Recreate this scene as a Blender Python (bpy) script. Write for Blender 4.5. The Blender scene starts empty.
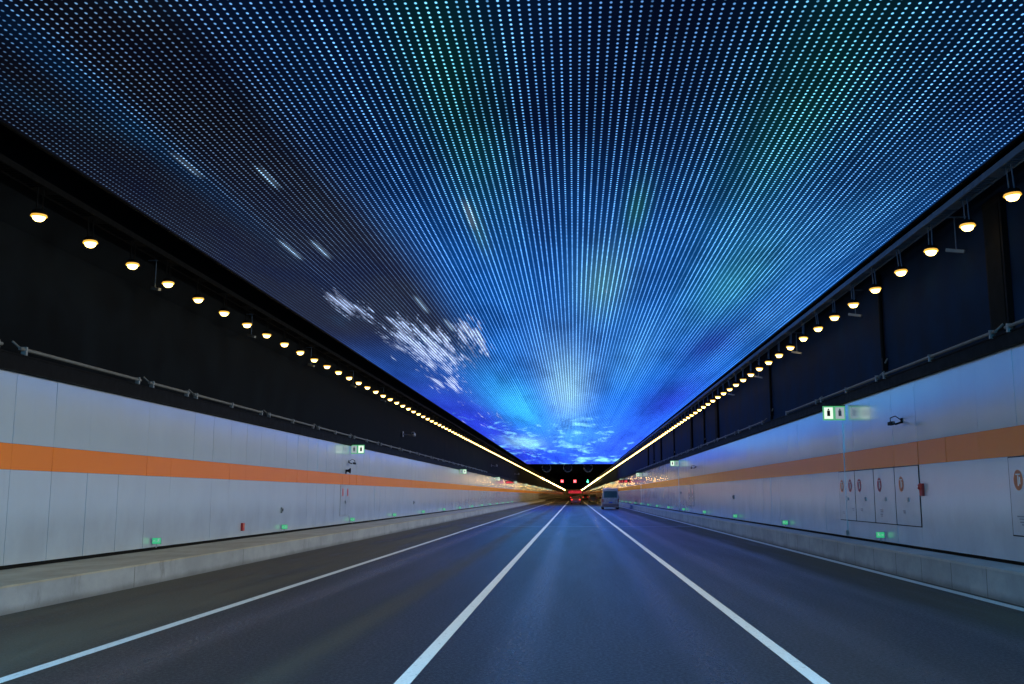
import bpy, math, random
import numpy as np
from mathutils import Vector, Matrix
random.seed(7)
rng = np.random.default_rng(11)
R = math.radians
scn = bpy.context.scene
COL = scn.collection

# ------------------------------------------------------------------ camera
cam_d = bpy.data.cameras.new('camera')
cam_d.sensor_width = 36.0
cam_d.lens = 1000.0 / 1024.0 * 36.0
cam_d.clip_start = 0.1
cam_d.clip_end = 3000
cam = bpy.data.objects.new('camera', cam_d)
COL.objects.link(cam)
cam.location = (0, 0, 1.65)
cam.rotation_euler = (R(90 + 8.6988), 0, R(3.5353))
scn.camera = cam

# ------------------------------------------------------------------ world (the tunnel is closed: almost no daylight gets in)
w = bpy.data.worlds.new('World')
scn.world = w
w.use_nodes = True
bg = w.node_tree.nodes['Background']
bg.inputs[0].default_value = (0.01, 0.02, 0.05, 1)
bg.inputs[1].default_value = 0.1
vs = scn.view_settings
vs.view_transform = 'Standard'
vs.look = 'None'
vs.exposure = 0.5
vs.gamma = 1.0
vs.use_curve_mapping = False
try:
    scn.cycles.sample_clamp_indirect = 4.0
    scn.cycles.max_bounces = 6
    scn.cycles.use_light_tree = True
    scn.cycles.caustics_reflective = False
    scn.cycles.caustics_refractive = False
except Exception:
    pass

# strengths
LAMP = 7.0                      # brightness of the visible lens
LAMP_W = 390.0                   # power of the flood light inside each lamp
LAMP_COL = (0.92, 0.93, 0.78)

# ------------------------------------------------------------------ key numbers (metres)
XL, XR = -9.60, 7.31            # faces of the cladded walls
PL, KR = -7.93, 6.70            # edges of the left walkway and the right kerb
ZW, ZK = 0.40, 0.497            # their heights
ZC = 6.95                       # the ceiling screen
SX0, SX1 = -8.13, 6.66
SY1 = 174.0
Y0, Y1 = -32.0, 1000.0
DOT = 0.112

# ------------------------------------------------------------------ helpers
class MB:
    def __init__(s):
        s.v = []; s.f = []; s.sm = []
    def add(s, vs_, fs, smooth=False):
        o = len(s.v)
        s.v += [tuple(p) for p in vs_]
        s.f += [tuple(i + o for i in f) for f in fs]
        s.sm += [smooth] * len(fs)
        return s
    def box(s, x0, x1, y0, y1, z0, z1, M=None, ch=0.0):
        if ch > 0:
            c = ch
            pts = []
            for z, i in ((z0, c), (z0 + c, 0), (z1 - c, 0), (z1, c)):
                pts += [(x0 + i + (c if not i else 0) * 0, y0 + i, z), (x1 - i, y0 + i, z), (x1 - i, y1 - i, z), (x0 + i, y1 - i, z)]
            fs = [(3, 2, 1, 0), (12, 13, 14, 15)]
            for k in range(3):
                for j in range(4):
                    a = k * 4 + j; b = k * 4 + (j + 1) % 4
                    fs.append((a, b, b + 4, a + 4))
            P = [Vector(p) for p in pts]
        else:
            P = [Vector(p) for p in ((x0,y0,z0),(x1,y0,z0),(x1,y1,z0),(x0,y1,z0),(x0,y0,z1),(x1,y0,z1),(x1,y1,z1),(x0,y1,z1))]
            fs = [(3,2,1,0),(4,5,6,7),(0,1,5,4),(1,2,6,5),(2,3,7,6),(3,0,4,7)]
        if M is not None: P = [M @ p for p in P]
        return s.add(P, fs)
    def tube(s, a, b, r, n=10, r2=None, caps=True):
        a = Vector(a); b = Vector(b); d = (b - a).normalized()
        u = d.orthogonal().normalized(); v = d.cross(u)
        r2 = r if r2 is None else r2
        P = []
        for c, q in ((a, r), (b, r2)):
            for k in range(n):
                t = 2 * math.pi * k / n
                P.append(c + u * (q * math.cos(t)) + v * (q * math.sin(t)))
        s.add(P, [(k, (k + 1) % n, n + (k + 1) % n, n + k) for k in range(n)], True)
        if caps:
            s.add(P[:n], [tuple(range(n - 1, -1, -1))]); s.add(P[n:], [tuple(range(n))])
        return s
    def lathe(s, prof, c=(0,0,0), axis='z', n=20, smooth=True):
        P = []
        for r, h in prof:
            for k in range(n):
                t = 2 * math.pi * k / n
                p = (r * math.cos(t), r * math.sin(t), h)
                if axis == 'y': p = (p[0], p[2], p[1])
                if axis == 'x': p = (p[2], p[0], p[1])
                P.append((p[0] + c[0], p[1] + c[1], p[2] + c[2]))
        fs = []
        for j in range(len(prof) - 1):
            for k in range(n):
                a = j * n + k; b = j * n + (k + 1) % n
                fs.append((a, b, b + n, a + n))
        return s.add(P, fs, smooth)
    def quad(s, a, b, c, d):
        return s.add([a, b, c, d], [(0, 1, 2, 3)])
    def build(s, name, mat, parent=None, loc=(0, 0, 0)):
        me = bpy.data.meshes.new(name)
        me.from_pydata(s.v, [], s.f)
        me.polygons.foreach_set('use_smooth', s.sm)
        me.update()
        o = bpy.data.objects.new(name, me)
        if mat: me.materials.append(mat)
        COL.objects.link(o)
        o.location = loc
        if parent: o.parent = parent
        return o

def empty(name, loc=(0, 0, 0), rz=0.0):
    o = bpy.data.objects.new(name, None)
    o.empty_display_size = 0.2
    COL.objects.link(o)
    o.location = loc; o.rotation_euler = (0, 0, rz)
    return o

def tag(o, label=None, cat=None, group=None, kind=None):
    if label: o['label'] = label
    if cat: o['category'] = cat
    if group: o['group'] = group
    if kind: o['kind'] = kind
    return o

def copy_tree(o, parent=None, parts=True):
    c = o.copy(); COL.objects.link(c)
    if parent: c.parent = parent
    if parts:
        for ch in list(o.children): copy_tree(ch, c)
    return c

# ------------------------------------------------------------------ materials
class NT:
    def __init__(s, name):
        s.m = bpy.data.materials.new(name); s.m.use_nodes = True
        s.t = s.m.node_tree; s.n = s.t.nodes; s.l = s.t.links
        s.b = s.n['Principled BSDF']
        s.out = s.n['Material Output']
    def new(s, typ, **kw):
        n = s.n.new(typ)
        for k, v in kw.items(): setattr(n, k, v)
        return n
    def put(s, sock, v):
        if isinstance(v, bpy.types.NodeSocket): s.l.new(v, sock)
        elif isinstance(v, (tuple, list)) and len(v) == 3 and sock.type == 'RGBA': sock.default_value = (*v, 1)
        else: sock.default_value = v
    def math(s, op, a, b=0.0, c=None, clamp=False):
        n = s.new('ShaderNodeMath', operation=op, use_clamp=clamp)
        s.put(n.inputs[0], a); s.put(n.inputs[1], b)
        if c is not None: s.put(n.inputs[2], c)
        return n.outputs[0]
    def mix(s, f, a, b, mode='MIX'):
        n = s.new('ShaderNodeMix', data_type='RGBA', blend_type=mode)
        s.put(n.inputs[0], f); s.put(n.inputs[6], a); s.put(n.inputs[7], b)
        return n.outputs[2]
    def coord(s, scale=(1, 1, 1)):
        c = s.new('ShaderNodeTexCoord'); m = s.new('ShaderNodeMapping')
        s.l.new(c.outputs['Object'], m.inputs[0]); m.inputs['Scale'].default_value = scale
        return m.outputs[0]
    def xyz(s):
        c = s.new('ShaderNodeTexCoord'); x = s.new('ShaderNodeSeparateXYZ')
        s.l.new(c.outputs['Object'], x.inputs[0]); return x.outputs
    def noise(s, scale=5, detail=4, vec=None, rough=0.55, dist=0.0):
        n = s.new('ShaderNodeTexNoise'); n.inputs['Scale'].default_value = scale
        n.inputs['Detail'].default_value = detail; n.inputs['Roughness'].default_value = rough
        n.inputs['Distortion'].default_value = dist
        if vec is not None: s.l.new(vec, n.inputs['Vector'])
        return n.outputs['Fac']
    def ramp(s, f, a, b, c0=0.0, c1=1.0):
        n = s.new('ShaderNodeMapRange'); n.interpolation_type = 'SMOOTHSTEP'
        s.put(n.inputs[0], f)
        n.inputs[1].default_value = a; n.inputs[2].default_value = b
        n.inputs[3].default_value = c0; n.inputs[4].default_value = c1
        return n.outputs[0]
    def bump(s, h, strength=0.2, dist=0.01):
        n = s.new('ShaderNodeBump'); n.inputs['Strength'].default_value = strength
        n.inputs['Distance'].default_value = dist
        s.l.new(h, n.inputs['Height']); s.l.new(n.outputs[0], s.b.inputs['Normal'])

def mat_plain(name, col, rough=0.6, metal=0.0, var=0.15, scale=6.0, spec=0.5, coat=0.0):
    t = NT(name)
    n = t.noise(scale, 5, t.coord())
    f = t.ramp(n, 0.3, 0.7)
    t.put(t.b.inputs['Base Color'], t.mix(f, tuple(c * (1 - var) for c in col), tuple(min(1, c * (1 + var)) for c in col)))
    t.put(t.b.inputs['Roughness'], t.ramp(n, 0.25, 0.75, max(0.02, rough - 0.08), min(1, rough + 0.08)))
    t.b.inputs['Metallic'].default_value = metal
    t.b.inputs['Specular IOR Level'].default_value = spec
    t.b.inputs['Coat Weight'].default_value = coat
    return t.m

def mat_emit(name, col, strength, base=(0.05, 0.05, 0.05)):
    t = NT(name)
    t.b.inputs['Base Color'].default_value = (*base, 1)
    t.b.inputs['Emission Color'].default_value = (*col, 1)
    t.b.inputs['Emission Strength'].default_value = strength
    t.b.inputs['Roughness'].default_value = 0.5
    return t.m

# --- asphalt
def mat_asphalt():
    t = NT('asphalt')
    x, y, z = t.xyz()
    fine = t.noise(90, 4, t.coord())
    agg = t.new('ShaderNodeTexVoronoi'); agg.inputs['Scale'].default_value = 85
    t.l.new(t.coord(), agg.inputs['Vector'])
    big = t.noise(1.0, 5, t.coord((1.1, 0.10, 1)), 0.6)
    patch = t.noise(1.0, 4, t.coord((0.5, 0.25, 1)), 0.6)
    base = t.mix(t.ramp(fine, 0.3, 0.7), (0.006, 0.008, 0.010), (0.021, 0.025, 0.028))  # slight cool tint stands in for blue screen light on the road
    spark = t.ramp(agg.outputs['Distance'], 0.0, 0.28, 1.0, 0.0)
    base = t.mix(t.math('MULTIPLY', spark, 0.45), base, (0.055, 0.058, 0.06))
    mid = t.noise(26, 3, t.coord((1, 0.8, 1)), 0.7)
    base = t.mix(t.ramp(mid, 0.38, 0.68), t.mix(0.55, base, (0.004, 0.004, 0.005)), base)
    # dust along both margins and a dusty streak in the left lane
    dl = t.ramp(x, -4.6, -5.8); dl2 = t.ramp(x, 4.6, 5.9)
    d1 = t.ramp(t.math('ABSOLUTE', t.math('ADD', x, 2.75)), 0.45, 0.0)
    dust = t.math('MAXIMUM', t.math('MAXIMUM', dl, dl2), t.math('MULTIPLY', d1, 0.4))
    dust = t.math('MULTIPLY', dust, t.ramp(big, 0.25, 0.62, 0.25, 1.0))
    base = t.mix(t.math('MULTIPLY', dust, 0.65), base, (0.135, 0.105, 0.066))
    # wheel tracks: polished, a little darker
    def track(c, wd): return t.ramp(t.math('ABSOLUTE', t.math('SUBTRACT', x, c)), wd, 0.05)
    tr = t.math('MAXIMUM', t.math('MAXIMUM', track(-0.62, .42), track(1.35, .42)), t.math('MAXIMUM', track(-4.3, .4), track(3.2, .4)))
    tr = t.math('MAXIMUM', tr, track(5.0, .4))
    base = t.mix(t.math('MULTIPLY', tr, 0.35), base, (0.028, 0.028, 0.03))
    base = t.mix(t.ramp(patch, 0.5, 0.75, 0.0, 0.35), base, (0.03, 0.03, 0.032))
    # oil drip line in the middle of each lane, joints sealed across
    t.put(t.b.inputs['Base Color'], base)
    rg = t.math('SUBTRACT', t.ramp(big, 0.25, 0.75, 0.35, 0.42), t.math('MULTIPLY', tr, 0.09))
    rg = t.math('ADD', rg, t.math('MULTIPLY', dust, 0.5))
    rg = t.math('ADD', rg, t.ramp(mid, 0.35, 0.7, 0.09, -0.07))
    t.put(t.b.inputs['Roughness'], rg)
    t.b.inputs['Specular IOR Level'].default_value = 0.5
    h = t.math('ADD', t.math('ADD', t.math('MULTIPLY', fine, 0.5), t.math('MULTIPLY', mid, 1.2)), t.math('MULTIPLY', agg.outputs['Distance'], 0.8))
    t.bump(h, 0.7, 0.008)
    return t.m

def mat_concrete(name, a, b, stain=(0.12, 0.10, 0.08), seam=None, seamw=0.012, rough=0.8):
    t = NT(name)
    x, y, z = t.xyz()
    n = t.noise(1.3, 6, t.coord((1, 0.6, 1)), 0.65)
    f = t.noise(40, 4, t.coord())
    st = t.noise(2.2, 5, t.coord((1, 1, 0.35)), 0.7)
    c = t.mix(t.ramp(n, 0.3, 0.7), a, b)
    c = t.mix(t.ramp(st, 0.56, 0.78, 0, 0.6), c, stain)
    c = t.mix(t.ramp(f, 0.62, 0.75, 0, 0.3), c, stain)
    # grime near the road
    g = t.ramp(t.math('ADD', z, t.math('MULTIPLY', n, 0.12)), 0.20, 0.06)
    c = t.mix(t.math('MULTIPLY', g, 0.65), c, stain)
    h = f
    if seam:
        m = t.math('ABSOLUTE', t.math('SUBTRACT', t.math('FRACT', t.math('DIVIDE', y, seam)), 0.5))
        s_ = t.math('GREATER_THAN', m, 0.5 - seamw / seam / 2)
        c = t.mix(t.math('MULTIPLY', s_, 0.85), c, (0.02, 0.02, 0.02))
    t.put(t.b.inputs['Base Color'], c)
    t.b.inputs['Roughness'].default_value = rough
    t.bump(h, 0.3, 0.004)
    return t.m

def mat_enamel(name, col, rough=0.155, dirt=0.18, metal=0.38):
    t = NT(name)
    x, y, z = t.xyz()
    n = t.noise(0.9, 5, t.coord((1, 1, 0.8)), 0.6)
    streak = t.noise(1.0, 5, t.coord((1, 5.0, 0.35)), 0.65)
    c = t.mix(t.ramp(n, 0.3, 0.72, 0, dirt), col, tuple(k * 0.72 for k in col))
    c = t.mix(t.ramp(streak, 0.52, 0.82, 0, dirt), c, tuple(k * 0.75 for k in col))
    g = t.ramp(z, 1.1, 0.45, 0, 0.28)
    c = t.mix(t.math('MULTIPLY', g, t.ramp(n, 0.2, 0.8, 0.4, 1.0)), c, (0.22, 0.20, 0.17))
    t.put(t.b.inputs['Base Color'], c)
    t.put(t.b.inputs['Roughness'], t.ramp(streak, 0.25, 0.8, rough, rough + 0.07))
    t.b.inputs['Specular IOR Level'].default_value = 1.0
    t.b.inputs['IOR'].default_value = 1.6
    t.b.inputs['Metallic'].default_value = metal
    wob = t.noise(0.7, 3, t.coord((1, 1, 0.6)))
    t.bump(wob, 0.12, 0.02)
    return t.m

def mat_paint_line():
    t = NT('road_paint')
    n = t.noise(14, 6, t.coord((1, 0.5, 1)), 0.7)
    f = t.noise(80, 3, t.coord())
    worn = t.ramp(n, 0.54, 0.72)
    c = t.mix(t.ramp(f, 0.3, 0.7), (0.62, 0.63, 0.62), (0.80, 0.80, 0.78))
    c = t.mix(t.math('MULTIPLY', worn, 0.6), c, (0.22, 0.22, 0.22))
    t.put(t.b.inputs['Base Color'], c)
    t.b.inputs['Roughness'].default_value = 0.5
    t.bump(f, 0.2, 0.003)
    return t.m

# --- the LED screen: dots on a grid, the moving-sky content stored per vertex
def mat_screen():
    t = NT('led_screen')
    x, y, z = t.xyz()
    at = t.new('ShaderNodeAttribute', attribute_name='content')
    ac = t.new('ShaderNodeAttribute', attribute_name='cover')     # R cloud cover, G bleed between the pixels, B streak
    sp = t.new('ShaderNodeSeparateColor'); t.l.new(ac.outputs['Color'], sp.inputs[0])
    ly = t.math('LOGARITHM', t.math('MAXIMUM', y, 4.0), math.e)
    def cvec(kx, ky):
        cv = t.new('ShaderNodeCombineXYZ'); t.l.new(t.math('MULTIPLY', x, kx), cv.inputs[0]); t.l.new(t.math('MULTIPLY', ly, ky), cv.inputs[1]); return cv.outputs[0]
    nf = t.noise(1.0, 6, cvec(3.8, 7.5), 0.75, 0.2)
    nc = t.noise(1.0, 7, cvec(0.45, 9.0), 0.70, 0.4)
    n2 = t.noise(1.0, 3, cvec(0.5, 3.6), 0.55)
    cf = t.math('MULTIPLY', t.math('SUBTRACT', nf, t.math('SUBTRACT', 0.83, t.math('MULTIPLY', sp.outputs[0], 0.42))), 9.0, clamp=True)
    ck = t.math('MULTIPLY', t.math('SUBTRACT', nc, t.math('SUBTRACT', 0.80, t.math('MULTIPLY', sp.outputs[2], 0.42))), 5.0, clamp=True)
    col = t.mix(t.ramp(n2, 0.42, 0.75, 0.0, 0.6), at.outputs['Color'], t.mix(0.75, at.outputs['Color'], (0.0, 0.01, 0.10)))
    col = t.mix(t.ramp(n2, 0.45, 0.22, 0.0, 0.35), col, t.mix(0.5, col, (0.02, 0.24, 0.62)))
    col = t.mix(ck, col, (0.26, 0.78, 1.05))
    col = t.mix(t.math('MULTIPLY', cf, 0.9), col, (0.52, 0.60, 0.95))
    # short white meteors drawn on the screen
    met = None
    for (mx0, my0, ml) in ((-5.12, 16.0, 0.75), (-6.24, 15.3, 0.8), (-6.15, 21.0, 1.1), (-5.48, 21.0, 1.0), (-1.95, 18.5, 1.3), (-4.25, 27.5, 1.6), (-3.9, 31.0, 1.5)):
        a_ = t.math('MULTIPLY', t.ramp(t.math('ABSOLUTE', t.math('SUBTRACT', x, mx0)), 0.10, 0.05), t.ramp(t.math('ABSOLUTE', t.math('SUBTRACT', y, my0)), ml, ml * 0.3))
        met = a_ if met is None else t.math('MAXIMUM', met, a_)
    col = t.mix(t.math('MULTIPLY', met, 0.6), col, (0.30, 0.42, 0.62))
    # pixel grid
    def cell(v):
        q = t.math('DIVIDE', v, DOT)
        return t.math('FLOOR', q), t.math('SUBTRACT', t.math('FRACT', q), 0.5)
    cx, fx = cell(t.math('ADD', x, 56 * DOT + DOT / 2)); cy, fy = cell(t.math('ADD', y, 1000 * DOT))
    fx = t.math('MULTIPLY', fx, 1.5); fy = t.math('MULTIPLY', fy, 0.92)
    d = t.math('SQRT', t.math('ADD', t.math('MULTIPLY', fx, fx), t.math('MULTIPLY', fy, fy)))
    dot = t.ramp(d, 0.265, 0.09)
    wn = t.new('ShaderNodeTexWhiteNoise', noise_dimensions='2D')
    cc = t.new('ShaderNodeCombineXYZ'); t.l.new(cx, cc.inputs[0]); t.l.new(cy, cc.inputs[1]); t.l.new(cc.outputs[0], wn.inputs['Vector'])
    jit = t.ramp(wn.outputs['Value'], 0.0, 1.0, 0.78, 1.18)
    # cabinets: every 16th column gap is dark
    mx = t.math('LESS_THAN', t.math('MODULO', cx, 16.0), 0.5)
    jit = t.math('MULTIPLY', jit, t.math('SUBTRACT', 1.0, t.math('MULTIPLY', mx, 0.45)))
    dotv = t.math('MULTIPLY', dot, jit)
    # a lit pixel reads paler than the picture it belongs to
    sc = t.new('ShaderNodeSeparateColor'); t.l.new(col, sc.inputs[0])
    lum = t.math('ADD', t.math('ADD', t.math('MULTIPLY', sc.outputs[0], 0.45), t.math('MULTIPLY', sc.outputs[1], 0.55)), t.math('MULTIPLY', sc.outputs[2], 0.35))
    pale = t.new('ShaderNodeVectorMath', operation='SCALE'); pale.inputs[0].default_value = (0.75, 1.75, 2.9); t.l.new(lum, pale.inputs['Scale'])
    dcol = t.mix(t.math('SUBTRACT', 0.52, t.math('MULTIPLY', sp.outputs[1], 0.55), clamp=True), col, pale.outputs[0])
    a_ = t.new('ShaderNodeVectorMath', operation='SCALE'); t.l.new(dcol, a_.inputs[0]); t.l.new(t.math('MULTIPLY', t.math('MULTIPLY', dotv, t.ramp(t.noise(1.0, 4, cvec(1.5, 0.9), 0.6), 0.3, 0.7, 0.62, 1.25)), 3.1), a_.inputs['Scale'])
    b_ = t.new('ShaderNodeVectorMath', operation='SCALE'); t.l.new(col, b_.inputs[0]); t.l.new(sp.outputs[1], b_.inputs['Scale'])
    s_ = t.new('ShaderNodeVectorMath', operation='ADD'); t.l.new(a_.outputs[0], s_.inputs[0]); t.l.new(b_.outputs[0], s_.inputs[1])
    t.b.inputs['Base Color'].default_value = (0.006, 0.006, 0.008, 1)
    t.b.inputs['Roughness'].default_value = 0.9
    t.b.inputs['Specular IOR Level'].default_value = 0.0
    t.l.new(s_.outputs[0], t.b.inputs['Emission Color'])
    t.b.inputs['Emission Strength'].default_value = 1.0
    return t.m

M = dict(
    asphalt=mat_asphalt(),
    line=mat_paint_line(),
    walk=mat_concrete('walkway_concrete', (0.30, 0.27, 0.21), (0.42, 0.38, 0.30), (0.16, 0.12, 0.08)),
    plinth=mat_concrete('plinth_concrete', (0.24, 0.25, 0.27), (0.33, 0.34, 0.36), (0.09, 0.085, 0.08), seam=6.0, seamw=0.02),
    cap=mat_concrete('kerb_cap_concrete', (0.32, 0.34, 0.36), (0.42, 0.44, 0.46), (0.2, 0.19, 0.17)),
    roof=mat_plain('roof_paint', (0.004, 0.006, 0.010), 1.0, spec=0.0),
    endc=mat_plain('end_wall_concrete', (0.35, 0.33, 0.30), 0.9),
    kerb=mat_concrete('kerb_concrete', (0.24, 0.27, 0.30), (0.35, 0.38, 0.41), (0.11, 0.11, 0.11), seam=1.56, seamw=0.02),
    white=mat_enamel('white_enamel', (0.68, 0.77, 0.86)),
    orange=mat_enamel('orange_enamel', (0.93, 0.23, 0.008), 0.2, 0.08, metal=0.0),
    dark=mat_plain('dark_wall_paint', (0.006, 0.008, 0.011), 0.9, var=0.35, scale=0.8, spec=0.06),
    darkr=mat_plain('dark_wall_blue_light', (0.005, 0.018, 0.050), 0.85, var=0.35, scale=0.8, spec=0.08),  # the screen's blue light is painted into this wall's colour
    black=mat_plain('black_steel', (0.005, 0.005, 0.006), 0.75, spec=0.12),
    gap=mat_plain('black_backing', (0.008, 0.008, 0.008), 0.9, spec=0.1),
    steel=mat_plain('galvanised_steel', (0.35, 0.36, 0.38), 0.42, metal=0.8),
    pipe=mat_plain('grey_pipe', (0.16, 0.16, 0.16), 0.6, spec=0.3),
    tray=mat_plain('steel_blue_light', (0.08, 0.14, 0.24), 0.55),  # blue tone puts the screen's light into the steel colour
    grey=mat_plain('grey_plastic', (0.25, 0.26, 0.27), 0.5),
    red=mat_plain('red_paint', (0.45, 0.03, 0.025), 0.4),
    label_orange=mat_plain('orange_sticker', (0.55, 0.17, 0.07), 0.5),
    label_red=mat_plain('red_sticker', (0.32, 0.04, 0.05), 0.5),
    ink=mat_plain('printed_ink', (0.10, 0.12, 0.16), 0.6),
    white_ink=mat_plain('white_print', (0.75, 0.75, 0.75), 0.6),
    lens_far=mat_emit('distant_lamp_lens', (1.0, 0.6, 0.18), 60, (0.8, 0.7, 0.5)),
    lens=mat_emit('lamp_lens', (1.0, 0.70, 0.20), LAMP, (0.8, 0.7, 0.5)),
    halo=mat_emit('lamp_glow_ring', (1.0, 0.50, 0.06), 0.7, (0.6, 0.45, 0.15)),  # glowing ring added round the lens to imitate its bloom
    green=mat_emit('green_sign_light', (0.04, 0.70, 0.28), 0.45),
    green_dim=mat_emit('green_sign_edge', (0.10, 0.55, 0.22), 0.5),
    sign_white=mat_emit('white_sign_light', (0.85, 1.0, 0.85), 0.75),
    sign_white_dim=mat_emit('white_sign_light_side', (0.65, 0.78, 0.85), 0.35),
    sig_red=mat_emit('red_signal_light', (1.0, 0.10, 0.12), 5),
    sig_green=mat_emit('green_signal_light', (0.10, 1.0, 0.60), 4),
    vms_red=mat_emit('red_display_light', (1.0, 0.05, 0.08), 1.2),
    tail=mat_emit('tail_light_glow', (1.0, 0.04, 0.03), 1.2),
    tail_off=mat_plain('tail_light_lens', (0.30, 0.02, 0.02), 0.25),
    glass=mat_plain('dark_glass', (0.03, 0.04, 0.055), 0.08, spec=0.8),
    silver=mat_plain('silver_car_paint', (0.42, 0.33, 0.30), 0.3, metal=0.25, var=0.04, coat=0.6),
    maroon=mat_plain('maroon_car_paint', (0.16, 0.045, 0.035), 0.3, var=0.05, coat=0.6),
    darkcar=mat_plain('dark_green_car_paint', (0.035, 0.045, 0.03), 0.3, var=0.05, coat=0.6),
    tyre=mat_plain('tyre_rubber', (0.015, 0.015, 0.015), 0.85),
    bumper=mat_plain('bumper_plastic', (0.20, 0.13, 0.12), 0.55),
    plate=mat_plain('plate_blue', (0.05, 0.12, 0.45), 0.4),
    screen=mat_screen(),
)

# ================================================================== SETTING
# road: one sheet, rows graded so that no quad is extreme
mb = MB()
ys = [Y0] + [Y0 + 16 * k for k in range(1, 65)]
ys = [yy for yy in ys if yy < Y1] + [Y1]
mb.add([(x, yy, 0) for yy in ys for x in (PL - 0.1, KR + 0.1)], [(2*i, 2*i+1, 2*i+3, 2*i+2) for i in range(len(ys)-1)])
tag(mb.build('road', M['asphalt']), kind='structure')

# left raised walkway (concrete plinth), right kerb
wk = empty('walkway')
tag(wk, kind='structure')
MB().box(-10.0, PL, Y0, Y1, -0.05, ZW - 0.03).build('plinth_face', M['plinth'], wk)
MB().box(-10.0, PL + 0.012, Y0, Y1, ZW - 0.028, ZW).build('walkway_top', M['walk'], wk)
kb = empty('kerb')
tag(kb, kind='structure')
MB().box(KR, 7.8, Y0, Y1, -0.05, ZK - 0.045).build('kerb_face', M['kerb'], kb)
MB().box(KR - 0.01, 7.8, Y0, Y1, ZK - 0.043, ZK).build('kerb_cap', M['cap'], kb)

# painted lines
def line(x, wd, name, label=None):
    m = MB()
    yy = Y0
    while yy < Y1:
        e = min(yy + 40, Y1)
        m.quad((x - wd/2, yy, 0.004), (x + wd/2, yy, 0.004), (x + wd/2, e, 0.004), (x - wd/2, e, 0.004)); yy = e
    o = m.build(name, M['line']); tag(o, kind='structure'); return o
line(-5.16, 0.15, 'road_marking')
line(-1.536, 0.145, 'road_marking')
line(2.166, 0.145, 'road_marking')
line(6.49, 0.19, 'road_marking')
# transverse expansion joints in the asphalt
m = MB()
for yy in (54.0, 114.0, 174.0, 234.0):
    m.box(-5.0, 6.3, yy - 0.10, yy + 0.10, -0.05, 0.0035)
tag(m.build('road_joint', M['steel']), kind='structure')

# roof slab and the dark concrete above the cladding, end walls
m = MB(); m.box(-10.4, 8.2, Y0 - 0.5, Y1 + 0.5, 7.42, 7.9)
tag(m.build('tunnel_roof', M['roof']), kind='structure')
m = MB()
m.box(-10.4, -9.78, Y0, Y1, 3.9, 7.418)
# haunch that leans in from the wall to the roof
m.add([(-9.779, Y0, 6.3), (-9.0, Y0, 7.417), (-9.779, Y0, 7.417), (-9.779, Y1, 6.3), (-9.0, Y1, 7.417), (-9.779, Y1, 7.417)],
      [(0, 3, 4, 1), (0, 1, 2), (3, 5, 4)])
uwl = m.build('wall_upper_left', M['dark']); tag(uwl, kind='structure')
m = MB(); m.box(7.46, 8.2, Y0, Y1, 4.2, 7.418)
tag(m.build('wall_upper_right', M['darkr']), kind='structure')
m = MB(); m.box(-10.4, 8.2, Y0 - 0.6, Y0 - 0.002, -0.1, 7.9); m.box(-10.4, 8.2, Y1 + 0.002, Y1 + 0.6, -0.1, 7.9)
tag(m.build('wall_end', M['endc']), kind='structure')

# cladded walls: real panels with open joints and a slight individual tilt
def cladding(side, X, z0, s0, s1, z1, pitch, phase, name, label):
    root = empty(name, (X, 0, z0))
    tag(root, label, 'wall')
    sg = 1 if side == 'L' else -1            # into the tunnel
    lo, st, up = MB(), MB(), MB()
    k0 = int(math.floor((Y0 - phase) / pitch)); n = int((Y1 - Y0) / pitch) + 1
    kf = int(math.floor((330 - phase - 0.007) / pitch)) + 1
    for k in range(k0, k0 + n):
        a = phase + k * pitch + 0.0045; b = a + pitch - 0.009
        far = a > 330
        if far:
            if (k - kf) % 8: continue
            b = a + 8 * pitch - 0.014
        for mbx, za, zb in ((lo, z0, s0 - 0.004), (st, s0, s1), (up, s1 + 0.004, z1)):
            ta = random.gauss(0, 0.0016) * pitch; tz = random.gauss(0, 0.0012) * (zb - za)
            th = 0.03
            xf = [0 + ta + tz, 0 - ta + tz, 0 - ta - tz, 0 + ta - tz]
            P = [(sg * xf[0], a, za - z0), (sg * xf[1], b, za - z0), (sg * xf[2], b, zb - z0), (sg * xf[3], a, zb - z0)]
            Q = [(-sg * th, p[1], p[2]) for p in P]
            mbx.add(P + Q, [(0,1,2,3),(4,7,6,5),(0,4,5,1),(1,5,6,2),(2,6,7,3),(3,7,4,0)])
    lo.build('lower_panels', M['white'], root)
    st.build('orange_stripe', M['orange'], root)
    up.build('upper_panels', M['white'], root)
    # black backing behind the open joints, down to the walkway
    bk = MB()
    xa, xb = sorted((-sg * 0.06, -sg * 0.5))
    bk.box(xa, xb, Y0, Y1, -z0 + (ZW if side == 'L' else ZK) + 0.001, z1 - z0 + 0.10)
    bk.build('backing', M['gap'], root)
    return root
cladding('L', XL, 0.475, 2.08, 2.52, 3.86, 1.372, 18.0, 'wall', 'white enamel panel wall with orange stripe, left side of the tunnel above the wide walkway')
cladding('R', XR, 0.565, 2.292, 2.778, 4.20, 1.63, 25.18, 'wall', 'white enamel panel wall with orange stripe, right side of the tunnel with the equipment cabinets')

# dark ledge that caps each clad wall
m = MB(); m.box(-0.5, 0.11, Y0, Y1, 0.0, 0.27); m.box(0.08, 0.13, Y0, Y1, 0.2712, 0.30)
o = m.build('wall_ledge', M['black'], loc=(XL, 0, 3.745)); tag(o, 'black steel ledge running along the top of the left white wall', 'ledge')
m = MB(); m.box(-0.11, 0.5, Y0, Y1, 0.0, 0.22); m.box(-0.13, -0.08, Y0, Y1, 0.2212, 0.25)
o = m.build('wall_ledge', M['black'], loc=(XR, 0, 4.09)); tag(o, 'black steel ledge running along the top of the right white wall', 'ledge')

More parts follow.
